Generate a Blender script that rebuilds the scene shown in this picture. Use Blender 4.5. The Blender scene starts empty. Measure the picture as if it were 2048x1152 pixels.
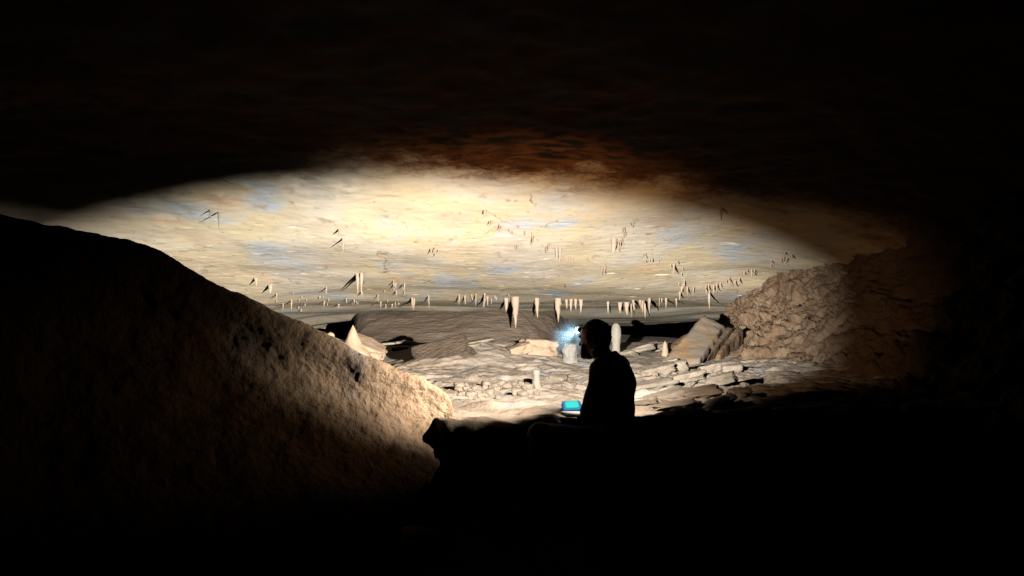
import bpy, math, random
import numpy as np
from mathutils import Vector, Quaternion
from mathutils.bvhtree import BVHTree

# ------------------------------------------------------------------ camera, world, light, exposure
scene = bpy.context.scene
COL = scene.collection
F = 1480.0            # focal length in pixels of the 2048 px wide photograph
CZ = 1.6              # eye height
HOR = 650.0           # row of the horizon
cam_d = bpy.data.cameras.new('camera')
cam_d.sensor_width = 36.0
cam_d.lens = 36.0 * F / 2048.0
cam_d.shift_y = (HOR - 576.0) / 2048.0
cam_d.clip_start = 0.05
cam_d.clip_end = 300.0
cam = bpy.data.objects.new('camera', cam_d)
cam.location = (0, 0, CZ)
cam.rotation_euler = (math.pi / 2, 0, 0)
COL.objects.link(cam)
scene.camera = cam

world = bpy.data.worlds.new('World')
scene.world = world
world.use_nodes = True
bg = world.node_tree.nodes['Background']
bg.inputs[0].default_value = (0, 0, 0, 1)      # deep underground: no sky reaches this place
bg.inputs[1].default_value = 0.0

scene.view_settings.view_transform = 'Standard'
scene.view_settings.look = 'None'
scene.view_settings.exposure = 0.0
scene.view_settings.gamma = 1.0
scene.view_settings.use_curve_mapping = False
scene.render.engine = 'CYCLES'
cy = scene.cycles
cy.max_bounces = 1
cy.diffuse_bounces = 0
cy.glossy_bounces = 1
cy.volume_bounces = 0
cy.use_denoising = True
cy.sample_clamp_indirect = 4.0

# the caver's head lamp: the only real lamp, with added flood spots (lamps themselves are made with the head lamp below)
LAMP = Vector((0.395, 4.535, 1.575))
BEAM_AZ, BEAM_EL, BEAM_ROLL = -8.5, -6.0, 11.0       # degrees right of straight away / up / head tilted to the right
BEAM_POWER = 1020.0
BEAM_SIZE, BEAM_FLAT, BEAM_BLEND = 109.0, 0.55, 0.60
# flood spots added to light what the beam misses: azimuth, elevation, power, cone, blend
WARM, RUST = (1.0, 0.84, 0.67), (1.0, 0.56, 0.28)      # tints of the added floods; the orange browns the rim of the beam
ADDED_FLOODS = ((-49.0, -10.0, 680.0, 108.0, 1.0, WARM), (36.0, -38.0, 380.0, 60.0, 1.0, WARM), (0.0, -74.0, 100.0, 36.0, 1.0, WARM),
          (-10.0, 10.0, 240.0, 92.0, 1.0, RUST), (34.0, -5.0, 80.0, 58.0, 1.0, RUST), (-76.0, -16.0, 9.0, 88.0, 1.0, RUST))


rng = np.random.default_rng(7)
random.seed(7)

# ------------------------------------------------------------------ helpers
def P(px, py, Y):
    return np.array([(px - 1024.0) / F * Y, Y, CZ + (HOR - py) / F * Y])

_perm = np.random.default_rng(3).permutation(256)
_perm = np.concatenate([_perm, _perm, _perm])
_g = np.random.default_rng(4).normal(size=(256, 3))
_g /= np.linalg.norm(_g, axis=1)[:, None]
def perlin(p):
    p = np.asarray(p, float)
    i = np.floor(p).astype(int); f = p - i
    i &= 255
    u = f * f * f * (f * (f * 6 - 15) + 10)
    out = 0
    for dx in (0, 1):
        wx = u[..., 0] if dx else 1 - u[..., 0]
        for dy in (0, 1):
            wy = u[..., 1] if dy else 1 - u[..., 1]
            for dz in (0, 1):
                wz = u[..., 2] if dz else 1 - u[..., 2]
                h = _perm[_perm[_perm[(i[..., 0] + dx) & 255] + ((i[..., 1] + dy) & 255)] + ((i[..., 2] + dz) & 255)]
                g = _g[h]
                d = g[..., 0] * (f[..., 0] - dx) + g[..., 1] * (f[..., 1] - dy) + g[..., 2] * (f[..., 2] - dz)
                out = out + wx * wy * wz * d
    return out
def fbm(p, scale=1.0, octaves=4, gain=0.5, off=0.0, stretch=(1, 1, 1), ridged=False):
    q = np.asarray(p, float) * scale * np.array(stretch) + off
    a, s = 1.0, 0.0
    for _ in range(octaves):
        n = perlin(q)
        s = s + a * ((0.45 - 2.0 * np.abs(n)) if ridged else n)
        q = q * 2.03 + 17.3
        a *= gain
    return s
def smooth(a, b, x):
    t = np.clip((x - a) / (b - a), 0, 1)
    return t * t * (3 - 2 * t)
def gauss(x, m, s):
    return np.exp(-((x - m) / s) ** 2)

def catmull(ctrl, n):
    """ctrl (k, ...) -> (n, ...) passing through the control rows."""
    c = np.asarray(ctrl, float); k = len(c)
    t = np.linspace(0, k - 1, n)
    i = np.clip(np.floor(t).astype(int), 0, k - 2)
    f = (t - i).reshape((-1,) + (1,) * (c.ndim - 1))
    e = np.concatenate([[2 * c[0] - c[1]], c, [2 * c[-1] - c[-2]]])
    p0, p1, p2, p3 = e[i], e[i + 1], e[i + 2], e[i + 3]
    return 0.5 * (2 * p1 + (p2 - p0) * f + (2 * p0 - 5 * p1 + 4 * p2 - p3) * f ** 2 + (3 * p1 - p0 - 3 * p2 + p3) * f ** 3)

def smooth_profile(xs, ys, x):
    """monotone-ish smooth interpolation"""
    xs = np.asarray(xs, float); ys = np.asarray(ys, float)
    h = np.diff(xs); d = np.diff(ys) / h
    m = np.zeros_like(ys)
    m[1:-1] = np.where(d[:-1] * d[1:] > 0, 2 * d[:-1] * d[1:] / (d[:-1] + d[1:] + 1e-9), 0)
    m[0], m[-1] = d[0], d[-1]
    x = np.clip(x, xs[0], xs[-1])
    i = np.clip(np.searchsorted(xs, x) - 1, 0, len(xs) - 2)
    t = (x - xs[i]) / h[i]
    return ((2 * t**3 - 3 * t**2 + 1) * ys[i] + (t**3 - 2 * t**2 + t) * h[i] * m[i]
            + (-2 * t**3 + 3 * t**2) * ys[i + 1] + (t**3 - t**2) * h[i] * m[i + 1])

def grid_normals(G):
    du = np.gradient(G, axis=1); dv = np.gradient(G, axis=0)
    n = np.cross(du, dv)
    return n / (np.linalg.norm(n, axis=-1, keepdims=True) + 1e-12)

def mesh_obj(name, verts, faces, mat=None, parent=None, smooth_sh=True):
    me = bpy.data.meshes.new(name)
    verts = np.asarray(verts, float)
    faces = np.asarray(faces) if not isinstance(faces, list) else faces
    if isinstance(faces, np.ndarray):
        k = faces.shape[1]
        me.vertices.add(len(verts)); me.vertices.foreach_set('co', verts.astype(np.float32).ravel())
        me.loops.add(faces.size); me.loops.foreach_set('vertex_index', faces.astype(np.int32).ravel())
        me.polygons.add(len(faces))
        me.polygons.foreach_set('loop_start', np.arange(0, faces.size, k, dtype=np.int32))
        me.polygons.foreach_set('loop_total', np.full(len(faces), k, dtype=np.int32))
        me.update(calc_edges=True)
        me.validate()
    else:
        me.from_pydata([tuple(v) for v in verts], [], faces); me.update()
    if smooth_sh:
        me.polygons.foreach_set('use_smooth', np.ones(len(me.polygons), dtype=bool))
    if mat: me.materials.append(mat)
    o = bpy.data.objects.new(name, me)
    COL.objects.link(o)
    if parent: o.parent = parent
    return o

def grid_faces(nv, nu):
    i = np.arange(nv * nu).reshape(nv, nu)
    return np.stack([i[:-1, :-1], i[:-1, 1:], i[1:, 1:], i[1:, :-1]], -1).reshape(-1, 4)

def sheet_obj(name, G, mat):
    nv, nu = G.shape[:2]
    return mesh_obj(name, G.reshape(-1, 3), grid_faces(nv, nu), mat)

def bvh_of(G):
    nv, nu = G.shape[:2]
    return BVHTree.FromPolygons([tuple(v) for v in G.reshape(-1, 3)], grid_faces(nv, nu).tolist())

def tag(o, label=None, cat=None, group=None, kind=None):
    if label: o['label'] = label
    if cat: o['category'] = cat
    if group: o['group'] = group
    if kind: o['kind'] = kind
    return o

def empty(name, loc, rot=(0, 0, 0)):
    o = bpy.data.objects.new(name, None)
    o.empty_display_size = 0.05
    o.location = loc; o.rotation_euler = rot
    COL.objects.link(o)
    return o

# ------------------------------------------------------------------ materials
def rock_mat(name, stops, scale=1.2, crust_shade=None, stretch=(1, 1, 1), bump=0.5, bump_scale=18.0, rough=0.9, spots=None, speck=0.0, streak=None, fine=None):
    m = bpy.data.materials.new(name); m.use_nodes = True
    nt = m.node_tree; N = nt.nodes; L = nt.links
    bs = N['Principled BSDF']
    bs.inputs['Roughness'].default_value = rough
    bs.inputs['Specular IOR Level'].default_value = 0.14
    tc = N.new('ShaderNodeTexCoord')
    mp = N.new('ShaderNodeMapping'); mp.inputs['Scale'].default_value = stretch
    L.new(tc.outputs['Object'], mp.inputs['Vector'])
    n1 = N.new('ShaderNodeTexNoise'); n1.inputs['Scale'].default_value = scale
    n1.inputs['Detail'].default_value = 6; n1.inputs['Roughness'].default_value = 0.6; n1.inputs['Distortion'].default_value = 0.6
    L.new(mp.outputs[0], n1.inputs['Vector'])
    r = N.new('ShaderNodeValToRGB')
    e = r.color_ramp.elements
    while len(e) < len(stops): e.new(0.5)
    for k, (pos, c) in enumerate(stops):
        e[k].position = pos; e[k].color = (*c, 1)
    L.new(n1.outputs[0], r.inputs[0])
    col = r.outputs[0]
    def mixin(col, fac, c2, mode='MIX'):
        mx = N.new('ShaderNodeMix'); mx.data_type = 'RGBA'; mx.blend_type = mode
        L.new(fac, mx.inputs[0]); L.new(col, mx.inputs[6])
        mx.inputs[7].default_value = (*c2, 1)
        return mx.outputs[2]
    def noise_fac(sc, lo, hi, detail=4, off=0.0, st=None):
        n = N.new('ShaderNodeTexNoise'); n.inputs['Scale'].default_value = sc; n.inputs['Detail'].default_value = detail
        mp2 = N.new('ShaderNodeMapping'); mp2.inputs['Location'].default_value = (off, off * 1.7, off * 0.6)
        mp2.inputs['Scale'].default_value = st or stretch
        L.new(tc.outputs['Object'], mp2.inputs['Vector']); L.new(mp2.outputs[0], n.inputs['Vector'])
        mr = N.new('ShaderNodeMapRange'); mr.inputs[1].default_value = lo; mr.inputs[2].default_value = hi
        L.new(n.outputs[0], mr.inputs[0])
        return mr.outputs[0]
    for (sc, lo, hi, c, off) in (spots or []):
        col = mixin(col, noise_fac(sc, lo, hi, off=off), c)
    for (sc, lo, hi, c, off, st) in (streak or []):
        col = mixin(col, noise_fac(sc, lo, hi, off=off, st=st, detail=5), c)
    if crust_shade:      # (limit along y, width, colour): rusty coat and painted shade nearer than a ragged line
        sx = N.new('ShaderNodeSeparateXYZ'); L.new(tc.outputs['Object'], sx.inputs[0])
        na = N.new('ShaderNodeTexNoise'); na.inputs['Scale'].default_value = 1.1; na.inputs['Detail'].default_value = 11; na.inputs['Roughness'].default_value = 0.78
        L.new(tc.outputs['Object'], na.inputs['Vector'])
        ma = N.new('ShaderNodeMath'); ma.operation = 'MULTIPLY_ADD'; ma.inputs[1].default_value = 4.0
        tl = N.new('ShaderNodeMath'); tl.operation = 'MULTIPLY_ADD'; tl.inputs[1].default_value = -0.20      # the ragged line runs askew
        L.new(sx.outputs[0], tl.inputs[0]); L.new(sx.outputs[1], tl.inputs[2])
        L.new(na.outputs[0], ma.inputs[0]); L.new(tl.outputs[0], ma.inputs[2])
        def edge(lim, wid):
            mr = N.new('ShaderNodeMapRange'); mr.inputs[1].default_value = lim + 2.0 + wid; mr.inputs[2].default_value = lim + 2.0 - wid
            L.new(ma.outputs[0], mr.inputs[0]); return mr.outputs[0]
        col = mixin(col, edge(crust_shade[0], crust_shade[1]), crust_shade[2])
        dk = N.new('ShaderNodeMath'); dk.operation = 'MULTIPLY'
        L.new(edge(crust_shade[0] - 0.5, 0.5), dk.inputs[0]); L.new(noise_fac(7.0, 0.62, 0.44, detail=9, off=6.0, st=(0.7, 1.2, 1)), dk.inputs[1])
        col = mixin(col, dk.outputs[0], (0.005, 0.003, 0.002))  # near-black mottle: shade of the unlit near ceiling put into the colour
    if crust_shade:
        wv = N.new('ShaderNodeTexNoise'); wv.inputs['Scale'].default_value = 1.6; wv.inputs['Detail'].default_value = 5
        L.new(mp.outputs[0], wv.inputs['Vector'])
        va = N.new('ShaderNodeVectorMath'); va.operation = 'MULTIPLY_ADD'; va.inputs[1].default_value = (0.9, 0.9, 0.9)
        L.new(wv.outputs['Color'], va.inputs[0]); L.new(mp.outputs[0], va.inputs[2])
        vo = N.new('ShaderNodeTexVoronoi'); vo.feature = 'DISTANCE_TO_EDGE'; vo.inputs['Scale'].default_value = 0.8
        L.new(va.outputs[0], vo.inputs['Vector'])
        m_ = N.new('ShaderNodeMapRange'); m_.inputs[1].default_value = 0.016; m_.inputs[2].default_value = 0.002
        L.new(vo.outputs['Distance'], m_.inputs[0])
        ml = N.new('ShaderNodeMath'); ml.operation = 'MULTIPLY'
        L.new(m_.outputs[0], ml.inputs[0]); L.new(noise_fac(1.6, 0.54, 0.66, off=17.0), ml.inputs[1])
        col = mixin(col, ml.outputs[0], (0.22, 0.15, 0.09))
    if speck:
        f = noise_fac(bump_scale * 0.9, 0.62, 0.72, detail=3, off=3.3)
        mm = N.new('ShaderNodeMath'); mm.operation = 'MULTIPLY'; mm.inputs[1].default_value = speck
        L.new(f, mm.inputs[0])
        col = mixin(col, mm.outputs[0], (0.10, 0.06, 0.035))
    L.new(col, bs.inputs['Base Color'])
    b1 = N.new('ShaderNodeTexNoise'); b1.inputs['Scale'].default_value = bump_scale
    b1.inputs['Detail'].default_value = 8; b1.inputs['Roughness'].default_value = 0.62
    L.new(mp.outputs[0], b1.inputs['Vector'])
    v = N.new('ShaderNodeTexVoronoi'); v.inputs['Scale'].default_value = bump_scale * 0.55
    L.new(mp.outputs[0], v.inputs['Vector'])
    ad = N.new('ShaderNodeMath'); ad.operation = 'MULTIPLY_ADD'; ad.inputs[1].default_value = 0.35
    L.new(v.outputs['Distance'], ad.inputs[0]); L.new(b1.outputs[0], ad.inputs[2])
    bp = N.new('ShaderNodeBump'); bp.inputs['Strength'].default_value = bump; bp.inputs['Distance'].default_value = fine or 0.03
    L.new(ad.outputs[0], bp.inputs['Height']); L.new(bp.outputs[0], bs.inputs['Normal'])
    return m

def plain_mat(name, c, rough=0.6, metal=0.0, bump=0.0, bscale=60, var=0.12, emit=None, estr=0.0):
    m = bpy.data.materials.new(name); m.use_nodes = True
    nt = m.node_tree; N = nt.nodes; L = nt.links
    bs = N['Principled BSDF']
    bs.inputs['Roughness'].default_value = rough; bs.inputs['Metallic'].default_value = metal
    tc = N.new('ShaderNodeTexCoord'); n = N.new('ShaderNodeTexNoise'); n.inputs['Scale'].default_value = bscale * 0.3; n.inputs['Detail'].default_value = 4
    L.new(tc.outputs['Object'], n.inputs['Vector'])
    r = N.new('ShaderNodeValToRGB')
    r.color_ramp.elements[0].position = 0.3; r.color_ramp.elements[1].position = 0.7
    r.color_ramp.elements[0].color = (*[x * (1 - var) for x in c], 1)
    r.color_ramp.elements[1].color = (*[min(1, x * (1 + var)) for x in c], 1)
    L.new(n.outputs[0], r.inputs[0]); L.new(r.outputs[0], bs.inputs['Base Color'])
    if bump:
        n2 = N.new('ShaderNodeTexNoise'); n2.inputs['Scale'].default_value = bscale; n2.inputs['Detail'].default_value = 5
        L.new(tc.outputs['Object'], n2.inputs['Vector'])
        bp = N.new('ShaderNodeBump'); bp.inputs['Strength'].default_value = bump; bp.inputs['Distance'].default_value = 0.01
        L.new(n2.outputs[0], bp.inputs['Height']); L.new(bp.outputs[0], bs.inputs['Normal'])
    if emit:
        bs.inputs['Emission Color'].default_value = (*emit, 1); bs.inputs['Emission Strength'].default_value = estr
    return m

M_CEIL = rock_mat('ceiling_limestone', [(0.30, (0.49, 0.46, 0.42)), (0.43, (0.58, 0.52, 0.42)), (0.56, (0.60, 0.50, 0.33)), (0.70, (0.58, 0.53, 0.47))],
                  scale=0.55, stretch=(1.0, 0.5, 1.0), bump=0.30, bump_scale=11.0, fine=0.018,
                  spots=[(0.9, 0.56, 0.68, (0.43, 0.49, 0.55), 5.0), (1.3, 0.58, 0.75, (0.666, 0.474, 0.307), 11.0)],
                  streak=[(1.6, 0.52, 0.72, (0.48, 0.41, 0.31), 2.0, (1.0, 0.45, 1.0)), (4.5, 0.60, 0.74, (0.38, 0.31, 0.23), 8.0, (1.0, 0.6, 1.0))], speck=0.35, crust_shade=(7.2, 0.40, (0.15, 0.064, 0.024)))
M_LEFT = rock_mat('boulder_limestone', [(0.3, (0.36, 0.26, 0.18)), (0.5, (0.46, 0.35, 0.25)), (0.7, (0.50, 0.41, 0.30))],
                  scale=1.6, bump=1.0, bump_scale=26.0, spots=[(2.4, 0.56, 0.66, (0.42, 0.37, 0.36), 4.0), (5.0, 0.60, 0.72, (0.30, 0.19, 0.11), 14.0)], speck=0.5, fine=0.03)
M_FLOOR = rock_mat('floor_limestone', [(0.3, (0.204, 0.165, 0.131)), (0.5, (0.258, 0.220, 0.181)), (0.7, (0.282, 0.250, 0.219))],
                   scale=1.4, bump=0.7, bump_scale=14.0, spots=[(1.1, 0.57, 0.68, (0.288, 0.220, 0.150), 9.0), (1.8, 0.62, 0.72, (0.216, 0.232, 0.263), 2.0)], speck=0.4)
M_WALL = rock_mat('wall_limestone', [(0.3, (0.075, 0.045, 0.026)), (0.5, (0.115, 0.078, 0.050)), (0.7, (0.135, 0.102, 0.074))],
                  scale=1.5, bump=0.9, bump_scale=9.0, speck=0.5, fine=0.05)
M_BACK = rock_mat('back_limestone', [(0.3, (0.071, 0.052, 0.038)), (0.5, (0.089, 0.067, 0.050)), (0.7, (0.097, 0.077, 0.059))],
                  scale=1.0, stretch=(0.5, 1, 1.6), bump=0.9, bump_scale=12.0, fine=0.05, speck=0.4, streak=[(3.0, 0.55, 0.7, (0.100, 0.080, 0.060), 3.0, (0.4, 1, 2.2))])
M_STAL = rock_mat('pale_calcite', [(0.3, (0.175, 0.131, 0.095)), (0.55, (0.215, 0.165, 0.122)), (0.75, (0.244, 0.198, 0.156))], scale=3.0, stretch=(1, 1, 0.5), bump=0.3, bump_scale=22.0, rough=0.6)
M_WHITE = rock_mat('white_calcite', [(0.3, (0.134, 0.123, 0.105)), (0.6, (0.161, 0.152, 0.134))], scale=4.0, stretch=(1, 1, 0.5), bump=0.35, bump_scale=26.0, rough=0.55)
M_TAN = rock_mat('tan_flowstone', [(0.3, (0.202, 0.143, 0.097)), (0.55, (0.235, 0.176, 0.126)), (0.75, (0.244, 0.193, 0.147))], scale=2.2, stretch=(1, 1, 0.6), bump=0.35, bump_scale=14.0)
M_SLAB = rock_mat('streaked_slab', [(0.35, (0.252, 0.214, 0.177)), (0.5, (0.289, 0.232, 0.177)), (0.60, (0.327, 0.209, 0.106)), (0.72, (0.315, 0.252, 0.189))], scale=1.7, stretch=(1.6, 0.5, 0.25), bump=0.3, bump_scale=10.0)
M_ROCK = rock_mat('broken_rock', [(0.3, (0.162, 0.131, 0.099)), (0.5, (0.207, 0.176, 0.140)), (0.7, (0.234, 0.207, 0.176))], scale=2.5, bump=0.6, bump_scale=16.0, speck=0.25)

# ------------------------------------------------------------------ cave ceiling
def ceil_z(X, Y):
    z = smooth_profile([-4, 3, 5, 7, 9, 11, 13, 15, 17, 18.5, 21, 24, 30, 60],
                       [1.5, 1.62, 1.60, 1.48, 1.31, 1.11, 0.91, 0.72, 0.57, 0.53, 0.52, 0.48, 0.25, 0.0], Y)
    near = smooth(14.0, 8.5, Y)
    z = z - near * (0.07 * np.maximum(0, X - 1.6) ** 2)
    z = z - (0.3 + 0.7 * near) * 0.05 * np.maximum(0, -X - 2.6) ** 2
    z = z + 1.6 * smooth(28, 31, Y) * smooth(-3.2, -5.0, X)      # the roof lifts into a dark side passage at the left
    return CZ + z
nx, ny = 520, 560
xs = np.linspace(-14, 10, nx)
t = np.linspace(0, 1, ny)
ys = smooth_profile([0, .12, .86, .93, 1], [-3, 5.0, 19, 24, 60], t)
CX, CY = np.meshgrid(xs, ys)
G = np.stack([CX, CY, ceil_z(CX, CY)], -1)
flat = np.stack([CX, CY, np.zeros_like(CX)], -1)
dz = 0.16 * fbm(flat, 0.22, 3, off=1.3, gain=0.4) + 0.010 * fbm(flat, 1.3, 3, off=7.7) + 0.005 * fbm(flat, 6.0, 3, off=3.1)
dz += 0.035 * fbm(flat, 3.0, 4, off=61.0, gain=0.6) * smooth(8.6, 6.8, CY + 1.2 * fbm(flat, 0.7, 3, off=71.0))
dz -= 0.05 * np.maximum(0, fbm(flat, 5.0, 3, off=21.0) - 0.42)
dz += 0.08 * np.maximum(0, fbm(flat, 3.0, 3, off=27.0, stretch=(0.7, 1.5, 1)) - 0.45)
G[..., 2] += dz
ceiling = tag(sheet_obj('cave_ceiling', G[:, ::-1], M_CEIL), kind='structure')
B_CEIL = bvh_of(G)

# ------------------------------------------------------------------ cave floor with the rock ledge and the trench before it
def edge_y(X):
    q = np.stack([X, 0 * X, 0 * X], -1)
    return 4.70 + 0.10 * fbm(q, 1.7, 3, off=4.2) + 0.03 * fbm(q, 9.0, 2, off=1.2) + 0.35 * smooth(-0.40, -0.60, X) - 0.08 * smooth(0.25, -0.25, X) + 0.25 * smooth(1.2, 2.4, X)
def floor_z(X, Y):
    z = smooth_profile([4, 4.7, 6, 8, 10, 13, 17, 20, 26, 60], [-.62, -.62, -.61, -.58, -.53, -.46, -.42, -.5, -.6, -.7], Y)
    z = z + 0.30 * gauss(X, -0.35, 1.0) * gauss(Y, 10.8, 1.5)            # central mound
    z = z + 0.10 * gauss(X, -1.3, 0.6) * gauss(Y, 12.6, 1.0)
    z = z - 0.10 * gauss(X, -1.9, 0.5) * gauss(Y, 10.5, 1.2)           # dip between boulder and mound
    z = z + 0.05 * smooth(0.5, 1.2, X) * smooth(7, 5, Y)
    z = z + 0.10 * smooth(5.5, 7.5, Y) * np.maximum(0, X - (1.55 + 0.26 * (Y - 5.5))) ** 1.3
    return CZ + z
nx = 520
xs = np.linspace(-8, 8.0, nx)
ye = edge_y(xs)
nt_, nf_, nb_ = 420, 46, 120
rows = []
tt = smooth_profile([0, .10, .25, 1.0], [0, .60, .78, 1.0], np.linspace(0, 1, nt_))
for s in tt:
    Y = 60 + (ye - 60) * s
    rows.append(np.stack([xs, Y, floor_z(xs, Y)], -1))
top_edge = rows[-1].copy()
foot_z = 0.36
for k in range(1, nf_ + 1):
    s = k / nf_
    under = (0.10 * smooth(0.0, 0.35, s) + 0.05 * s) * (0.25 + 0.75 * smooth(-0.15, 0.10, xs))
    r_ = top_edge.copy()
    r_[:, 1] = top_edge[:, 1] + under - 0.02 * math.sin(min(1, s * 9) * math.pi)
    r_[:, 2] = top_edge[:, 2] + (foot_z - top_edge[:, 2]) * s
    rows.append(r_)
last = rows[-1].copy()
for k in range(1, nb_ + 1):
    s = k / nb_
    r_ = last.copy()
    r_[:, 1] = last[:, 1] + (-3.5 - last[:, 1]) * s
    r_[:, 2] = foot_z - 0.10 * s + 0.05 * np.sin(3 * s + xs)
    rows.append(r_)
G = np.array(rows)
n = grid_normals(G)
if n[10, 200, 2] < 0: n = -n
Yg = G[..., 1]
amp = 0.35 + 0.65 * smooth(12, 7, Yg)
big = 0.10 * fbm(G, 0.9, 3, off=5.5) * smooth(5.2, 7.0, Yg) + 0.05 * fbm(G, 2.3, 4, off=2.5)
ridge = 0.035 * fbm(G, 2.2, 4, off=9.5, ridged=True, stretch=(0.8, 1.2, 1.5))
finev = 0.022 * fbm(G, 8.0, 4, off=6.5)
blocky = 0.05 * np.round(2.2 * fbm(G, 1.9, 2, off=31.0, stretch=(0.8, 1.3, 1))) / 2.2
rightlay = 0.07 * np.round(3 * fbm(G, 1.6, 3, off=41.0, stretch=(0.6, 1.8, 1))) / 3 * smooth(0.7, 1.2, G[..., 0]) * smooth(10, 8, Yg)
d = (big + ridge + finev) * amp + blocky * smooth(12, 8, Yg) * smooth(4.9, 5.6, Yg) + rightlay
G = G + n * d[..., None]
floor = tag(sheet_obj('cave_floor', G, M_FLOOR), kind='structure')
B_FLOOR = bvh_of(G)

# ------------------------------------------------------------------ right wall
R = [
 [(1450,540,14.5),(1500,490,12),(1570,470,10.2),(1650,440,9),(1730,400,8.2),(1920,300,6.5),(2400,80,5),(3200,-300,3.6)],
 [(1465,575,14),(1492,548,11.8),(1565,520,10),(1645,495,8.9),(1728,470,8),(1940,420,6.3),(2400,300,4.8),(3200,200,3.5)],
 [(1462,612,13.5),(1496,600,11),(1560,590,9.6),(1650,580,8.4),(1770,570,7.4),(2000,550,5.9),(2500,500,4.5),(3300,450,3.2)],
 [(1435,650,12.5),(1480,650,10.2),(1535,660,9),(1640,660,7.8),(1780,660,6.7),(2050,660,5.3),(2600,660,4.1),(3400,660,3)],
 [(1395,690,11.5),(1440,710,9),(1490,722,7.8),(1600,742,6.7),(1760,760,5.9),(2050,780,4.7),(2600,800,3.7),(3400,850,2.7)],
 [(1345,740,10),(1400,785,7.5),(1462,826,6.1),(1585,850,5.5),(1760,890,4.8),(2050,950,4.1),(2600,1080,3.1),(3300,1200,2.4)],
 [(1300,800,9),(1340,840,7.0),(1400,900,5.8),(1560,1000,5.2),(1700,1080,4.6),(1900,1200,3.8),(2300,1400,2.8),(2900,1700,2.1)],
]
STR = [1.38, 1.36, 1.3, 1.22, 1.15, 1.05, 1.0, 1.0]
R = [[(x, y, Y * STR[k]) for k, (x, y, Y) in enumerate(row)] for row in R]
ctrl = np.array([[P(*c) for c in row] for row in R])
G = catmull(ctrl, 300)
G = catmull(np.swapaxes(G, 0, 1), 460); G = np.swapaxes(G, 0, 1)
n = grid_normals(G)
if n[150, 100, 1] > 0: n = -n
st_ = fbm(G, 1.5, 3, off=33.5, stretch=(1, 1, 1.8))
st2 = fbm(G, 4.0, 3, off=43.5, stretch=(1, 1, 1.6))
d = 0.18 * fbm(G, 0.8, 3, off=3.5) + 0.16 * np.round(st_ * 3.2) / 3.2 + 0.07 * np.round(st2 * 3) / 3 + 0.05 * fbm(G, 5.0, 4, off=8.5, gain=0.6)
d += 0.05 * np.tanh(3.5 * np.sin(2 * math.pi * (G[..., 2] * 2.1 + 0.25 * G[..., 0] + 0.9 * fbm(G, 0.8, 3, off=91.0)))) * smooth(-0.2, 0.2, fbm(G, 0.7, 2, off=95.0))
G = G + n * d[..., None]
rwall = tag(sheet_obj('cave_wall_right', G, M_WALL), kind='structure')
B_RW = bvh_of(G)

# ------------------------------------------------------------------ back wall of the chamber
R = [
 [(690,560,22.5),(706,590,17.5),(730,606,15),(880,606,14.8),(1000,600,14.6),(1080,604,14.8),(1110,610,15.6),(1130,612,18.5)],
 [(690,610,21.2),(706,628,16.6),(730,634,14.2),(880,626,13.9),(1000,616,13.8),(1080,622,14.2),(1115,632,15.2),(1135,636,18.5)],
 [(690,650,20.6),(706,655,16.1),(730,655,13.8),(880,650,13.4),(1000,645,13.3),(1080,646,13.8),(1120,650,15.0),(1140,655,18.5)],
 [(690,690,19.7),(706,690,15.4),(730,688,13.1),(880,686,12.8),(1000,680,12.8),(1080,676,13.4),(1125,676,14.8),(1150,676,18.5)],
 [(690,740,18.8),(706,730,14.8),(730,725,12.7),(880,720,12.5),(1000,712,12.6),(1080,705,13.2),(1130,700,14.6),(1155,700,18.5)],
]
R = [[(x, y, Y * 1.68) for (x, y, Y) in row] for row in R]
ctrl = np.array([[P(*c) for c in row] for row in R])
G = catmull(ctrl, 120)
G = catmull(np.swapaxes(G, 0, 1), 300); G = np.swapaxes(G, 0, 1)
n = grid_normals(G)
if n[60, 100, 1] > 0: n = -n
d = 0.10 * fbm(G, 0.7, 3, off=3.5, stretch=(0.5, 1, 1.5)) + 0.035 * fbm(G, 2.5, 4, off=13.5, stretch=(0.6, 1, 2.0))
G = G + n * d[..., None]
nv_, nu_ = G.shape[:2]
gf = grid_faces(nv_, nu_)
cc = G.reshape(-1, 3)[gf].mean(1)
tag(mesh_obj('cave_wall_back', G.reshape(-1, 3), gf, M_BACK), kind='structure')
B_BACK = bvh_of(G)

# ------------------------------------------------------------------ great boulder slope at the left
crest = [(-900,190,2.9),(-300,360,3.3),(60,448,3.65),(210,476,3.9),(300,505,4.05),(400,558,4.2),(480,597,4.35),(600,652,4.5),(700,700,4.62),(790,735,4.75),(850,762,4.85),(893,793,4.9),(897,832,4.86),(884,880,4.75),(862,925,4.62),(845,968,4.5)]
base  = [(-1500,2600,0.8),(-900,2400,0.9),(-500,2200,1.0),(-300,2100,1.1),(-150,2000,1.2),(50,1900,1.3),(200,1800,1.45),(400,1650,1.7),(520,1500,2.0),(620,1380,2.35),(690,1270,2.8),(740,1180,3.2),(775,1120,3.5),(795,1070,3.8),(805,1035,4.05),(815,1010,4.25)]
crest3 = np.array([P(*c) for c in crest]); base3 = np.array([P(*c) for c in base])
ncol = len(crest)
rowsL = []
back_far = crest3 + np.array([[-0.5 - 0.6 * (1 - k / (ncol - 1)), 1.5, -0.55] for k in range(ncol)])
back_far[:, 2] = np.minimum(back_far[:, 2], 1.4); back_far[-5:, 0] = crest3[-5:, 0] - 0.9
back_near = crest3 + np.array([[-0.25, 0.45, -0.10] for k in range(ncol)])
back_near[-5:] = crest3[-5:] + np.array([-0.45, 0.35, -0.05])
rowsL = [back_far, back_near, crest3]
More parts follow.
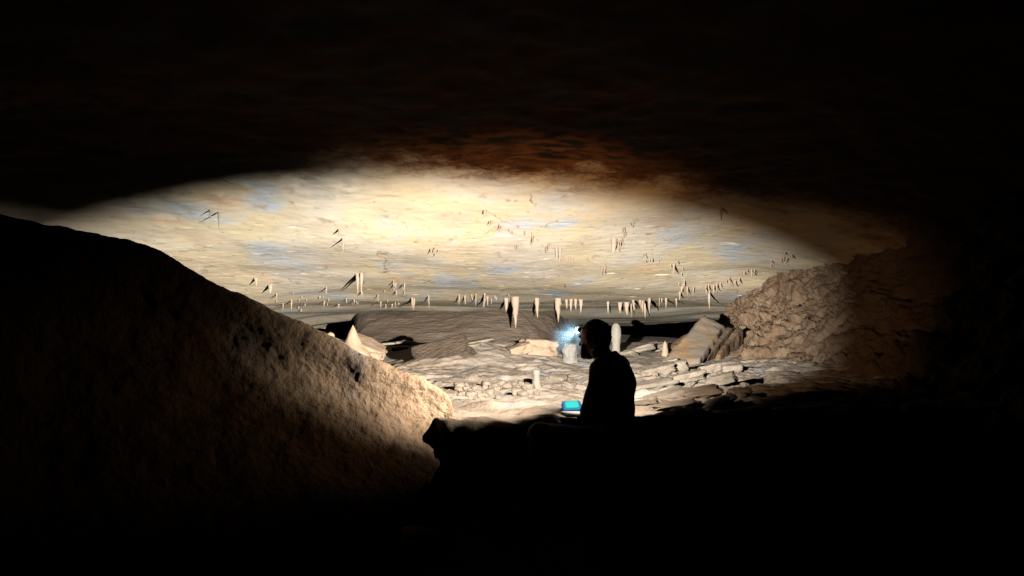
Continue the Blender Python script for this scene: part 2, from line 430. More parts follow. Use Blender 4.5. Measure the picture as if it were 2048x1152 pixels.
for s in (0.10, 0.22, 0.38, 0.56, 0.78, 1.0):
    cpx, bpx = np.array(crest, float), np.array(base, float)
    mix = cpx * (1 - s) + bpx * s
    mix[:, 2] = cpx[:, 2] * (1 - s ** 1.5) + bpx[:, 2] * s ** 1.5
    pt = np.array([P(*q) for q in mix])
    bul = math.sin(math.pi * min(1, s ** 0.75)) * 0.30
    # bulge outwards (up, right, towards the camera)
    wcol = np.linspace(0.25, 0.35, ncol)[:, None]
    pt = pt + bul * wcol * np.array([0.10, -0.35, 0.45])
    rowsL.append(pt)
ctrl = np.array(rowsL)
G = catmull(ctrl, 420)
G = catmull(np.swapaxes(G, 0, 1), 520); G = np.swapaxes(G, 0, 1)
n = grid_normals(G)
if n[150, 300, 2] < 0: n = -n
d = 0.05 * fbm(G, 1.3, 3, off=3.5) + 0.030 * fbm(G, 4.0, 4, off=13.5) + 0.009 * fbm(G, 13.0, 3, off=8.5)
d -= 0.030 * np.maximum(0, fbm(G, 6.0, 3, off=81.0) - 0.34)         # pits
G = G + n * d[..., None]
tag(sheet_obj('cave_wall_left', G, M_LEFT), kind='structure')
B_LEFT = bvh_of(G)

def cast(px, py, trees):
    o = Vector((0, 0, CZ)); dvec = Vector(P(px, py, 1.0)) - o
    dvec.normalize()
    best = None
    for tr in trees:
        h = tr.ray_cast(o, dvec)
        if h[0] is not None and (best is None or h[3] < best[3]): best = h
    return best
def drop(x, y, trees, z0=3.0):
    best = None
    for tr in trees:
        h = tr.ray_cast(Vector((x, y, z0)), Vector((0, 0, -1)))
        if h[0] is not None and (best is None or h[0].z > best.z): best = h[0]
    return best
ALLF = [B_FLOOR, B_RW]

# ------------------------------------------------------------------ dripstone
def lathe(profile, sides, noise=0.0, nscale=6.0, seed=0.0, squash=1.0, flute=0.0):
    """profile: list of (r, z). Returns verts, faces (closed)."""
    k = len(profile)
    a = np.linspace(0, 2 * math.pi, sides, endpoint=False)
    V = []
    for r, z in profile:
        V.append(np.stack([r * np.cos(a), r * np.sin(a) * squash, np.full(sides, z)], -1))
    V = np.array(V)
    if noise or flute:
        q = V * nscale + seed
        f = 1 + noise * fbm(q, 1.0, 3) + flute * np.sin(5 * a + seed)[None, :]
        V[..., 0] *= f; V[..., 1] *= f
        V[..., 0] += noise * 0.35 * V[..., 2:3].mean(1) * 0
    V = V.reshape(-1, 3)
    faces = []
    for i in range(k - 1):
        for j in range(sides):
            j2 = (j + 1) % sides
            faces.append((i * sides + j, i * sides + j2, (i + 1) * sides + j2, (i + 1) * sides + j))
    faces.append(tuple(range(sides))[::-1])
    faces.append(tuple((k - 1) * sides + j for j in range(sides)))
    return V, faces

# small stalactites share a few meshes: unit length 1 (hanging down), unit radius 1
small_meshes = []
for v in range(6):
    prof = [(1.15, 0.12)]
    for s in np.linspace(0, 1, 5):
        prof.append(((1 - s) ** (0.55 + 0.12 * v) * (1 + 0.25 * math.sin(v * 2 + s * 9)) * 0.95 + 0.10, -s))
    V, Fc = lathe(prof, 6, 0.25, 1.0, v * 3.7)
    o = mesh_obj('tmp', V, Fc, M_STAL); small_meshes.append(o.data)
    bpy.data.objects.remove(o)

def small_stal(px, py, len_px, w_px, label, group, tree=None, lean=0.0):
    h = cast(px, py, [tree or B_CEIL])
    if h is None: return None
    p = h[0]
    sc = p.y / F
    o = bpy.data.objects.new('stalactite', random.choice(small_meshes))
    o.location = (p.x, p.y, p.z + 0.02)
    o.scale = (w_px * 0.5 * sc, w_px * 0.5 * sc, len_px * sc + 0.02)
    o.rotation_euler = (random.uniform(-.06, .06), random.uniform(-.06, .06) + lean, random.uniform(0, 6.28))
    COL.objects.link(o)
    tag(o, label, 'stalactite', group)
    return o

def big_stal(px, py, len_px, w_px, label, group=None, mat=None, power=0.7, seed=None, squash=0.8, noise=0.35):
    h = cast(px, py, [B_CEIL])
    p = h[0]; sc = p.y / F
    L = len_px * sc + 0.04; r0 = w_px * 0.5 * sc
    seed = seed if seed is not None else random.uniform(0, 50)
    prof = [(r0 * 1.25, 0.03)]
    for s in np.linspace(0, 1, 16):
        prof.append((r0 * max(0.10, (1 - s) ** power) * (1 + 0.07 * math.sin(seed + s * 21)), -L * s))
    V, Fc = lathe(prof, 14, noise, 9.0, seed, squash)
    bend = 0.25 * r0 * math.sin(seed)
    V[:, 0] += bend * (V[:, 2] / L) ** 2
    o = mesh_obj('stalactite', V, Fc, mat or M_STAL)
    o.location = (p.x, p.y, p.z + 0.02)
    tag(o, label, 'stalactite', group)
    return o

big_stal(1031, 594, 60, 19, 'longest pale pink stalactite hanging from the back edge of the ceiling', power=0.8, seed=3)
big_stal(1013, 596, 26, 11, 'short tapered stalactite touching the left side of the longest stalactite')
big_stal(1074, 596, 38, 11, 'slim knobbly stalactite between the two largest stalactites of the ceiling edge')
big_stal(1116, 597, 45, 16, 'wide dagger shaped pale stalactite, first large one left of the head', power=0.85, seed=9)
for k, (x, y, l, w) in enumerate([(1133, 599, 17, 7), (1142, 598, 24, 8), (1151, 598, 20, 8), (1162, 599, 26, 9)]):
    big_stal(x, y, l, w, ['first', 'second', 'third', 'fourth'][k] + ' from left in the row of four short stalactites above the head lamp', 'row of short stalactites above the head')
for k, (x, y, l, w) in enumerate([(1216, 603, 24, 6), (1240, 605, 20, 10), (1253, 605, 24, 12), (1290, 607, 28, 6)]):
    big_stal(x, y, l, w, ['thin stalactite just right of the head top beside the dark void', 'stubby left stalactite of a close pair above the tall stalagmite',
             'stubby right stalactite of a close pair above the tall stalagmite', 'thin long stalactite over the dark void'][k])
big_stal(1228, 478, 28, 14, 'fat carrot shaped pink stalactite alone on the bright ceiling', power=0.45, seed=5, noise=0.15)
big_stal(1113, 494, 24, 7, 'left one of two longer stalactites in the diagonal ceiling row')
big_stal(1120, 497, 24, 7, 'right one of two longer stalactites in the diagonal ceiling row')
big_stal(715, 548, 38, 8, 'left one of two tan stalactites hanging together at left of ceiling')
big_stal(723, 546, 42, 8, 'right one of two tan stalactites hanging together at left of ceiling')
big_stal(686, 476, 26, 6, 'thin dark stalactite on the left part of the bright ceiling')
big_stal(679, 458, 14, 8, 'stubby stalactite just above the thin dark one at left')
big_stal(438, 424, 32, 6, 'slim stalactite nearest the left end of the ceiling')
big_stal(421, 420, 16, 6, 'short stalactite left of the slim one at ceiling end')
big_stal(1443, 415, 24, 7, 'lone dark stalactite at the upper right rim of the light')
big_stal(1418, 582, 34, 6, 'long thin stalactite in the shade near the right wall')
big_stal(970, 420, 12, 10, 'short stubby stalactite at the upper end of the diagonal row')
big_stal(512, 556, 14, 9, 'short stalactite near the boulder crest, left of a pair')
big_stal(541, 570, 16, 12, 'wide stubby stalactite near the boulder crest, right of a pair')

def row(pts, n, lab, grp, lmin, lmax, wmin, wmax, jx=3, jy=3):
    pts = np.array(pts, float)
    c = catmull(pts, 200)
    for k in range(n):
        q = c[int(random.random() * 199)]
        l = lmin + (lmax * 1.25 - lmin) * random.random() ** 2.2
        small_stal(q[0] + random.gauss(0, jx), q[1] + random.gauss(0, jy), l, random.uniform(wmin, wmax), lab, grp)
row([(975, 432), (1000, 455), (1050, 466), (1090, 487), (1130, 512), (1160, 524)], 28, 'tiny stalactite in the diagonal row crossing the middle of the bright ceiling', 'diagonal row of tiny ceiling stalactites', 6, 18, 3, 6.5, 5, 4)
row([(1238, 494), (1244, 475), (1252, 456), (1266, 444)], 18, 'tiny stalactite in the cluster beside the fat pink stalactite', 'cluster beside the fat stalactite', 7, 16, 3, 5, 4, 3)
row([(1265, 602), (1310, 600), (1345, 590), (1366, 570), (1360, 545), (1345, 525)], 32, 'small stalactite in the curved fringe at the right end of ceiling', 'curved fringe of stalactites at right', 8, 27, 3, 8, 5, 5)
row([(1285, 505), (1305, 520), (1335, 523)], 8, 'tiny stalactite in the short row leading into the curved fringe', 'short row before the curved fringe', 6, 12, 3, 5, 3, 2)
row([(1190, 540), (1200, 534), (1214, 530)], 7, 'tiny stalactite in the loose cluster between carrot stalactite and ceiling edge', 'loose cluster below the fat stalactite', 8, 18, 3, 5, 5, 4)
row([(1090, 549), (1115, 543), (1140, 538)], 5, 'tiny stalactite in the sparse row at centre below the diagonal row', 'sparse row at centre', 5, 9, 2.5, 4, 5, 2)
row([(858, 499), (868, 500), (880, 501)], 6, 'tiny stalactite in the isolated knot on the left centre ceiling', 'isolated knot at left centre', 8, 14, 3, 5, 2, 2)
row([(1028, 489), (1038, 491)], 4, 'tiny stalactite in the small knot left of the diagonal row', 'small knot left of diagonal row', 6, 10, 3, 5, 2, 2)
row([(550, 598), (640, 600), (740, 602), (830, 598)], 34, 'tiny stalactite in the dense fringe along the back left ceiling edge', 'dense fringe along the back left edge', 4, 16, 2.2, 5.0, 7, 9)
row([(830, 596), (900, 592), (960, 592), (1005, 592)], 17, 'tiny stalactite in the back edge row left of the longest stalactite', 'back edge row left of the longest stalactite', 6, 24, 3, 7, 6, 4)
row([(1385, 578), (1430, 566), (1475, 553)], 16, 'tiny stalactite in the fringe running towards the right wall', 'fringe towards the right wall', 7, 16, 2.5, 5, 4, 3)
row([(1490, 546), (1540, 524), (1600, 500)], 16, 'small stalactite in the corner of ceiling and right wall', 'corner of ceiling and right wall', 8, 18, 4, 8, 4, 3)
row([(780, 566), (800, 575), (700, 575), (650, 575)], 8, 'tiny scattered stalactite on the left ceiling above the dense fringe', 'scattered on the left ceiling', 8, 14, 3, 5, 10, 5)

def stalagmite(px, py, h_px, prof, w_px, mat, label, name='stalagmite', trees=None, noise=0.12, squash=0.9, seed=1.0, Y=None, sides=28, flute=0.0):
    if Y is None:
        h = cast(px, py, trees or ALLF)
        p = h[0]
    else:
        p = Vector(P(px, py, Y))
    sc = p.y / F
    H = h_px * sc; W = w_px * 0.5 * sc
    pr = catmull(np.array(prof, float), 30)
    pr = [(max(0.004, r) * W, z * H) for r, z in pr]
    V, Fc = lathe(pr[::-1], sides, noise, 4.0 / W * 0.25, seed, squash, flute)
    o = mesh_obj(name, V, Fc, mat)
    o.location = (p.x, p.y, p.z - 0.01)
    tag(o, label, 'stalagmite')
    return o
stalagmite(1232, 712, 67, [(1.0, -0.15), (0.9, 0.0), (0.8, 0.2), (0.85, 0.4), (1.0, 0.6), (0.95, 0.8), (0.7, 0.93), (0.35, 0.99), (0.0, 1.0)], 20, M_WHITE, 'tall club shaped white stalagmite standing just right of the head', seed=4)
stalagmite(1140, 722, 38, [(1.2, -0.2), (1.05, 0.0), (1.0, 0.3), (0.95, 0.6), (0.85, 0.82), (0.6, 0.95), (0.0, 1.0)], 30, M_WHITE, 'broad rounded white stalagmite stump left of the face', seed=8, noise=0.35)
stalagmite(1073, 773, 36, [(1.6, -0.2), (1.35, 0.0), (1.1, 0.15), (1.0, 0.35), (0.78, 0.5), (0.8, 0.65), (0.92, 0.78), (0.9, 0.92), (0.55, 1.0), (0.0, 1.02)], 17, M_WHITE, 'small bright white stalagmite with a knobbed cap on the floor', seed=12)
stalagmite(706, 706, 58, [(2.4, -0.3), (1.9, 0.0), (1.2, 0.25), (0.75, 0.5), (0.42, 0.75), (0.15, 0.92), (0.0, 1.0)], 36, M_TAN, 'pointed tan stalagmite cone behind the boulder crest', seed=16, noise=0.2, Y=9.5)
stalagmite(661, 690, 28, [(1.3, -0.3), (1.1, 0.0), (1.0, 0.5), (0.8, 0.85), (0.0, 1.0)], 18, M_TAN, 'small rounded stalagmite knob peeping over the boulder crest', seed=20, Y=8.5)
stalagmite(1330, 712, 32, [(1.3, -0.2), (1.0, 0.0), (0.75, 0.4), (0.45, 0.8), (0.0, 1.0)], 16, M_STAL, 'small pointed stalagmite at the foot of the leaning slab', seed=24)
stalagmite(1280, 704, 10, [(1.2, -0.3), (1.0, 0.0), (0.8, 0.6), (0.0, 1.0)], 10, M_STAL, 'tiny stalagmite nub on the dark heap beyond the tall stalagmite', seed=28)

# ------------------------------------------------------------------ rocks
ORD = ['first', 'second', 'third', 'fourth', 'fifth', 'sixth', 'seventh', 'eighth', 'ninth']
def rock_mesh(seed, sub=8, noise=0.22, flat=0.0, blocky=0.6):
    """unit rock from a subdivided cube pulled towards a sphere"""
    import itertools
    V = []; Fc = []; idx = {}
    def vid(p):
        k = tuple(np.round(p, 6))
        if k not in idx: idx[k] = len(V); V.append(p)
        return idx[k]
    l = np.linspace(-1, 1, sub + 1)
    for ax in range(3):
        for sgn in (-1, 1):
            for i in range(sub):
                for j in range(sub):
                    q = []
                    for (a, b) in ((i, j), (i + 1, j), (i + 1, j + 1), (i, j + 1)):
                        p = np.zeros(3); p[ax] = sgn; p[(ax + 1) % 3] = l[a]; p[(ax + 2) % 3] = l[b]
                        q.append(vid(p))
                    Fc.append(tuple(q if sgn > 0 else q[::-1]))
    V = np.array(V)
    S = V / np.linalg.norm(V, axis=1)[:, None]
    V = V * 0.78 * blocky + S * (1 - blocky)
    V = V * (1 + noise * fbm(S, 1.1, 2, off=seed)[:, None] * 1.6 + noise * 0.5 * fbm(S, 3.0, 3, off=seed + 9)[:, None])
    return V, Fc
rock_lib = []
for k in range(7):
    V, Fc = rock_mesh(k * 7.3, 6, 0.30, blocky=0.5 + 0.08 * (k % 4))
    o = mesh_obj('tmp', V, Fc, M_ROCK); rock_lib.append(o.data); bpy.data.objects.remove(o)

def rock(px, py, w_px, h_px, label, group=None, mat=None, depth=0.9, rot=None, name='rock', Y=None, sink=0.3, unique=False, cat='rock', seed=0):
    if Y is None:
        h = cast(px, py, ALLF)
        p = h[0]
    else: p = Vector(P(px, py, Y))
    sc = p.y / F
    if unique:
        V, Fc = rock_mesh(seed, 12, 0.26, blocky=0.7)
        o = mesh_obj(name, V, Fc, mat or M_ROCK)
    else:
        o = bpy.data.objects.new(name, random.choice(rock_lib)); COL.objects.link(o)
    o.scale = (w_px * sc * 0.5, w_px * sc * 0.5 * depth, h_px * sc * 0.5)
    o.rotation_euler = rot or (random.uniform(-.3, .3), random.uniform(-.25, .25), random.uniform(0, 6.28))
    o.location = (p.x, p.y, p.z + h_px * sc * 0.5 * (1 - 2 * sink))
    tag(o, label, cat, group)
    return o

rock(1078, 706, 84, 46, 'big square tan boulder with a sheer right side on the mound', mat=M_TAN, unique=True, seed=3.3, rot=(0.05, 0.05, 0.35), name='boulder', cat='boulder')
rock(1040, 704, 60, 26, 'low tan boulder leaning on the left of the square boulder', mat=M_TAN, unique=True, seed=6.1, rot=(0.1, -0.35, 0.2), name='boulder', cat='boulder')
rock(885, 712, 130, 14, 'long bluish grey rock plate tilted down to the left', unique=True, seed=2.2, rot=(0.5, -0.28, 0.15), mat=M_BACK, name='rock_plate', cat='rock', sink=0.2)
rock(735, 700, 90, 26, 'tan flowstone apron sloping right from the pointed stalagmite', mat=M_TAN, unique=True, seed=4.5, rot=(0.2, 0.42, 0.0), Y=9.7, name='flowstone_apron', cat='flowstone')
for (x, y, w, h) in [(820, 690, 60, 10), (850, 697, 46, 10), (800, 700, 40, 9), (905, 688, 50, 9), (940, 694, 44, 8), (780, 690, 44, 8), (960, 684, 60, 7), (1000, 690, 40, 6), (870, 684, 40, 8)]:
    rk = 1 + sorted([780, 800, 820, 850, 870, 905, 940, 960, 1000]).index(x)
    rock(x, y, w, h, ORD[rk - 1] + ' from the left of nine flat broken rock plates below the back wall', 'broken plates below the back wall', depth=0.6, rot=(random.uniform(-.1, .2), random.uniform(-.25, .12), random.uniform(-.3, .3)), name='rock_plate')
for k in range(46):
    x = random.uniform(915, 1080); y = 800 - random.random() * 28 - (0 if x < 1000 else 4)
    s = random.uniform(5, 17)
    rock(x, y, s * 1.5, s, 'small pale broken rock on the bright floor between boulder and stalagmite', 'pale rubble on the bright floor', name='small_rock')
for (x, y, w, h) in [(1115, 760, 40, 16), (1138, 772, 30, 14), (1095, 775, 22, 10)]:
    rock(x, y, w, h, {1115: 'largest rounded tan rock right of the small white stalagmite', 1138: 'rounded tan rock nearest the person on the bright floor', 1095: 'smallest rounded tan rock close beside the small white stalagmite'}[x], 'rounded rocks by the small stalagmite', mat=M_TAN, name='rock')
# layered blocks at the right of the person
lay = [(1310,745,90,22),(1350,738,60,24),(1300,775,110,20),(1375,760,80,26),(1330,795,120,18),(1400,790,90,24),(1440,765,70,26),(1350,812,110,14),(1430,812,80,16),(1290,810,60,14),(1465,742,50,20),(1420,742,50,20),(1480,790,50,22),(1380,724,40,16),(1340,728,36,16),(1450,800,46,14)]
LAYL = ['long pale rock block level with the shoulder, directly right of the person', 'thick pale rock block just below the foot of the leaning slab',
 'wide flat rock block at elbow height touching the back outline of the person', 'bulky pale rock block in the middle of the pile below the leaning slab',
 'widest low rock block across the lower middle of the pile', 'bulky rock block low in the pile below the rock fins',
 'large rock block below the outer rock fin', 'thin wide rock block at the bottom front of the pile, left of centre',
 'thin rock block at the bottom front of the pile, right of centre', 'small thin rock block at the bottom of the pile nearest the person',
 'rock block at the upper right end of the pile against the right wall', 'rock block right under the lower tip of the rock fins',
 'rightmost rock block of the pile beside the right wall foot', 'small rock block topmost of the pile under the slab edge',
 'small rock block at the lower left corner of the leaning slab', 'small flat rock block low in the pile beside the rightmost block']
for k, (x, y, w, h) in enumerate(lay):
    rock(x, y, w, h, LAYL[k], 'broken pile right of the person', depth=0.7,
         rot=(random.uniform(-.1, .1), random.uniform(-.35, -.05), random.uniform(-.3, .3)), unique=True, seed=k * 3.1 + 1, name='rock_block')
for k in range(40):
    x = random.uniform(1275, 1500); y = random.uniform(735, 818)
    s = random.uniform(5, 14)
    rock(x, y, s * 1.7, s, 'small pale rock chip on the layered pile right of the person', 'rock chips on the pile', name='small_rock')
for (x, y, w, h) in [(1275, 706, 80, 16), (1310, 700, 60, 20), (1255, 712, 50, 12)]:
    rock(x, y, w, h, {1275: 'widest low dark rock right of the tall white stalagmite', 1310: 'highest dark rock between the tall stalagmite and the pointed one', 1255: 'low dark rock touching the foot of the tall white stalagmite'}[x], 'dark rocks by the tall stalagmite', mat=M_BACK, name='rock')

# leaning slab with an orange streak, and the fins right of it
def prism(name, front, thick, mat, sub=28, noise=0.03, seed=0.0):
    """front: 4 corner points (np) tl, tr, br, bl ; extruded away"""
    tl, tr, br, bl = [np.array(p) for p in front]
    nrm = np.cross(tr - tl, bl - tl); nrm /= np.linalg.norm(nrm)
    if nrm[1] < 0: nrm = -nrm
    u = np.linspace(0, 1, sub); v = np.linspace(0, 1, sub)
    U, W = np.meshgrid(u, v)
    A = (tl * ((1 - U) * (1 - W))[..., None] + tr * (U * (1 - W))[..., None] + br * (U * W)[..., None] + bl * ((1 - U) * W)[..., None])
    e = np.minimum(np.minimum(U, 1 - U), np.minimum(W, 1 - W))
    rim = 1 - smooth(0, 0.10, e)
    f = A - nrm * (0.06 * (1 - rim) + noise * fbm(A, 2.5, 4, off=seed))[..., None]
    b = A + nrm * (thick * (0.6 + 0.4 * (1 - rim)))[..., None]
    jit = rim[..., None] * 0.05 * np.stack([fbm(A, 4, 3, off=seed + 1), fbm(A, 4, 3, off=seed + 2), fbm(A, 4, 3, off=seed + 3)], -1)
    f += jit; b += jit
    V = np.concatenate([f.reshape(-1, 3), b.reshape(-1, 3)])
    g = grid_faces(sub, sub); nn = sub * sub
    faces = [tuple(x) for x in g] + [tuple(x[::-1] + nn) for x in g]
    ring = [i for i in range(sub)] + [sub - 1 + sub * i for i in range(1, sub)] + [nn - 1 - i for i in range(1, sub)] + [sub * (sub - 1 - i) for i in range(1, sub - 1)]
    for i in range(len(ring)):
        a, c = ring[i], ring[(i + 1) % len(ring)]
        faces.append((c, a, a + nn, c + nn))
    return mesh_obj(name, V, faces, mat)
o = prism('leaning_slab', [P(1409, 629, 13.2), P(1452, 654, 12.8), P(1398, 735, 9.8), P(1310, 738, 10.2)], 0.4, M_SLAB, seed=2)
tag(o, 'large smooth slab with an orange streak leaning against the right wall', 'rock slab')
for k, (a, b, c, d_, s) in enumerate([((1456, 655, 8.55), (1468, 658, 8.5), (1412, 728, 7.35), (1402, 732, 7.3), 5), ((1476, 655, 8.4), (1486, 660, 8.3), (1440, 716, 7.5), (1430, 718, 7.5), 7), ((1380, 668, 8.9), (1388, 668, 8.9), (1318, 718, 8.1), (1308, 716, 8.2), 9)]):
    o = prism('rock_fin', [P(q[0], q[1], q[2] * 1.44) for q in (a, b, c, d_)], 0.35, M_WALL, sub=16, noise=0.02, seed=s)
    tag(o, ['narrow rock fin along the right edge of the leaning slab', 'outer narrow rock fin farthest right of the leaning slab', 'rough narrow rock fin along the left edge of the leaning slab'][k], 'rock fin')

# rock the person sits on
V, Fc = rock_mesh(77.0, 14, 0.16, blocky=0.8)
o = mesh_obj('seat_rock', V, Fc, M_WALL)
o.scale = (0.34, 0.30, 0.27); o.location = (0.70, 4.47, 0.53)
tag(o, 'dark rock under the seated person in the trench', 'rock')

# ------------------------------------------------------------------ person (implicit surface -> mesh)
OX, OY = 0.63, 4.50
AZ = math.radians(67)
FV = np.array([-math.sin(AZ), math.cos(AZ), 0]); RV = np.array([math.cos(AZ), math.sin(AZ), 0]); UV = np.array([0, 0, 1.0])
def W(a, b, z): return np.array([OX, OY, 0]) + a * FV + b * RV + z * UV
class Field:
    def __init__(s, lo, hi, h):
        s.lo = np.array(lo); s.h = h
        s.n = np.ceil((np.array(hi) - s.lo) / h).astype(int) + 1
        ax = [s.lo[i] + h * np.arange(s.n[i]) for i in range(3)]
        s.X = np.stack(np.meshgrid(*ax, indexing='ij'), -1).astype(np.float32)
        s.f = np.full(s.n, 1.0, np.float32)
    def add(s, d, k=0.03):
        hh = np.clip(0.5 + 0.5 * (s.f - d) / k, 0, 1)
        s.f = (s.f * (1 - hh) + d * hh - k * hh * (1 - hh)).astype(np.float32)
    def cone(s, p0, r0, p1, r1, k=0.03):
        p0 = np.array(p0, np.float32); p1 = np.array(p1, np.float32)
        ba = p1 - p0
        t = np.clip(((s.X - p0) @ ba) / (ba @ ba), 0, 1)
        d = np.linalg.norm(s.X - p0 - t[..., None] * ba, axis=-1) - (r0 + (r1 - r0) * t)
        s.add(d, k)
    def ell(s, c, r, axes=None, k=0.03):
        q = s.X - np.array(c, np.float32)
        if axes is not None: q = q @ np.array(axes, np.float32).T
        r = np.array(r, np.float32)
        k0 = np.linalg.norm(q / r, axis=-1); k1 = np.linalg.norm(q / (r * r), axis=-1) + 1e-6
        s.add(k0 * (k0 - 1) / k1, k)
    def cut(s, d): s.f = np.maximum(s.f, d.astype(np.float32))
    def mesh(s):
        f = s.f; h = s.h; inside = f < 0
        n = s.n
        c = np.zeros(n - 1, int); acc = np.zeros(tuple(n - 1) + (3,)); cnt = np.zeros(n - 1)
        corners = [(i, j, k) for i in (0, 1) for j in (0, 1) for k in (0, 1)]
        sl = lambda o: tuple(slice(o[i], n[i] - 1 + o[i]) for i in range(3))
        for a in corners:
            for ax in range(3):
                if a[ax] == 1: continue
                b = list(a); b[ax] = 1; b = tuple(b)
                fa, fb = f[sl(a)], f[sl(b)]
                m = (fa < 0) != (fb < 0)
                t = np.where(m, fa / (fa - fb + 1e-12), 0)
                for q in range(3):
                    acc[..., q] += np.where(m, a[q] + (t if q == ax else 0), 0)
                cnt += m
        act = cnt > 0
        ids = np.full(tuple(n - 1), -1); ids[act] = np.arange(act.sum())
        cell = np.argwhere(act)
        V = s.lo + h * (cell + acc[act] / cnt[act][:, None])
        faces = []
        for ax in range(3):
            b = [0, 0, 0]; b[ax] = 1
            sh = [n[i] - (1 if i == ax else 0) for i in range(3)]
            fa = inside[tuple(slice(0, sh[i]) for i in range(3))]
            fb = inside[tuple(slice(b[i], b[i] + sh[i]) for i in range(3))]
            m = fa != fb
            idx = np.argwhere(m)
            u, v = (ax + 1) % 3, (ax + 2) % 3
            ok = (idx[:, u] > 0) & (idx[:, v] > 0) & (idx[:, u] < n[u] - 1) & (idx[:, v] < n[v] - 1)
            idx = idx[ok]
            flip = fa[tuple(idx.T)]
            q = []
            for du, dv in ((1, 1), (0, 1), (0, 0), (1, 0)):
                j = idx.copy(); j[:, u] -= du; j[:, v] -= dv
                q.append(ids[tuple(j.T)])
            q = np.stack(q, -1)
            q[~flip] = q[~flip][:, ::-1]
            faces.append(q)
        Fq = np.concatenate(faces)
        Fq = Fq[(Fq >= 0).all(1)]
        return V, Fq

M_SKIN = plain_mat('skin', (0.45, 0.17, 0.11), 0.55, bump=0.15, bscale=90)
M_JACKET = plain_mat('black_cloth', (0.012, 0.012, 0.014), 0.95, bump=0.3, bscale=80)
M_TROUS = plain_mat('dark_trouser_cloth', (0.010, 0.008, 0.007), 0.9, bump=0.4, bscale=70)
M_BOOT = plain_mat('boot_rubber', (0.02, 0.018, 0.016), 0.7, bump=0.3, bscale=50)
M_HAIR = plain_mat('dark_hair', (0.012, 0.009, 0.007), 0.9, bump=0.6, bscale=160)
M_BEARD = plain_mat('grey_beard', (0.20, 0.14, 0.10), 0.9, bump=0.8, bscale=140)

HAZ = math.radians(46)
hf = np.array([-math.sin(HAZ), math.cos(HAZ), -0.12]); hf /= np.linalg.norm(hf)
hr = np.cross(hf, [0, 0, 1]); hr /= np.linalg.norm(hr)
hu = np.cross(hr, hf)
HC = W(0.135, 0.0, 1.525)
AXH = np.array([hf, hr, hu])
def Hd(a, b, c): return HC + a * hf + b * hr + c * hu

sh_l, sh_r = W(0.03, -0.185, 1.335), W(0.03, 0.185, 1.335)
el_l, el_r = W(0.085, -0.25, 1.09), W(0.10, 0.26, 1.12)
wr_l, wr_r = W(0.160, -0.030, 1.045), W(0.165, 0.19, 1.10)
hip_l, hip_r = W(0.0, -0.10, 0.88), W(0.0, 0.10, 0.88)
kn_l, kn_r = W(0.43, -0.15, 0.93), W(0.46, 0.10, 0.95)
an_l, an_r = W(0.50, -0.15, 0.49), W(0.54, 0.10, 0.49)

def skeleton(fd, g, limbs=True):
    fd.ell(W(0.0, 0, 0.90), (0.13 + g, 0.17 + g, 0.12 + g), [FV, RV, UV], 0.04)
    fd.ell(W(0.0, 0, 1.06), (0.105 + g, 0.145 + g, 0.16 + g), [FV, RV, UV], 0.05)
    fd.ell(W(0.005, 0, 1.24), (0.112 + g, 0.16 + g, 0.15 + g), [FV, RV, UV], 0.05)
    fd.cone(sh_l, 0.058 + g, sh_r, 0.058 + g, 0.06)
    for s, e, w in ((sh_l, el_l, wr_l), (sh_r, el_r, wr_r)):
        fd.cone(s, 0.056 + g, e, 0.043 + g, 0.03); fd.cone(e, 0.043 + g, w, 0.028 + g, 0.02)

def hand(fd, wrist, fwd, palm_n, side, curl):
    """palm + four fingers + thumb; fwd: finger direction, palm_n: palm normal (towards the held thing), side: towards the thumb"""
    fwd = np.array(fwd, float); fwd /= np.linalg.norm(fwd)
    side = np.array(side, float); side -= fwd * (side @ fwd); side /= np.linalg.norm(side)
    pn = np.cross(fwd, side); 
    if pn @ np.array(palm_n) < 0: pn = -pn
    pc = wrist + fwd * 0.05
    fd.ell(pc, (0.050, 0.042, 0.016), [fwd, side, pn], 0.012)
    fd.cone(wrist, 0.027, wrist + fwd * 0.025, 0.024, 0.015)
    for q, (off, ln) in enumerate(((0.030, 0.072), (0.010, 0.080), (-0.010, 0.074), (-0.029, 0.058))):
        b = wrist + fwd * 0.085 + side * off
        c = curl + 0.12 * q
        d1 = fwd * math.cos(c * 0.5) + pn * math.sin(c * 0.5)
        d2 = fwd * math.cos(c * 1.3) + pn * math.sin(c * 1.3)
        m = b + d1 * ln * 0.5
        fd.cone(b - fwd * 0.015, 0.0088, m, 0.0082, 0.004); fd.cone(m, 0.0082, m + d2 * ln * 0.5, 0.0070, 0.003)
    tb = wrist + fwd * 0.025 + side * 0.030
    tm = tb + (fwd * 0.6 + side * 0.75 + pn * 0.25) * 0.038
    fd.cone(tb, 0.013, tm, 0.0105, 0.008); fd.cone(tm, 0.0100, tm + (fwd * 0.9 + side * 0.1 + pn * 0.4) * 0.030, 0.0085, 0.004)

lo, hi = (-0.05, 4.05, 0.33), (0.88, 5.0, 1.68)
def crease(V, a, sc):
    c = np.stack([fbm(V, sc, 3, off=3.0), fbm(V, sc, 3, off=33.0), fbm(V, sc, 3, off=63.0)], -1)
    return V + a * c
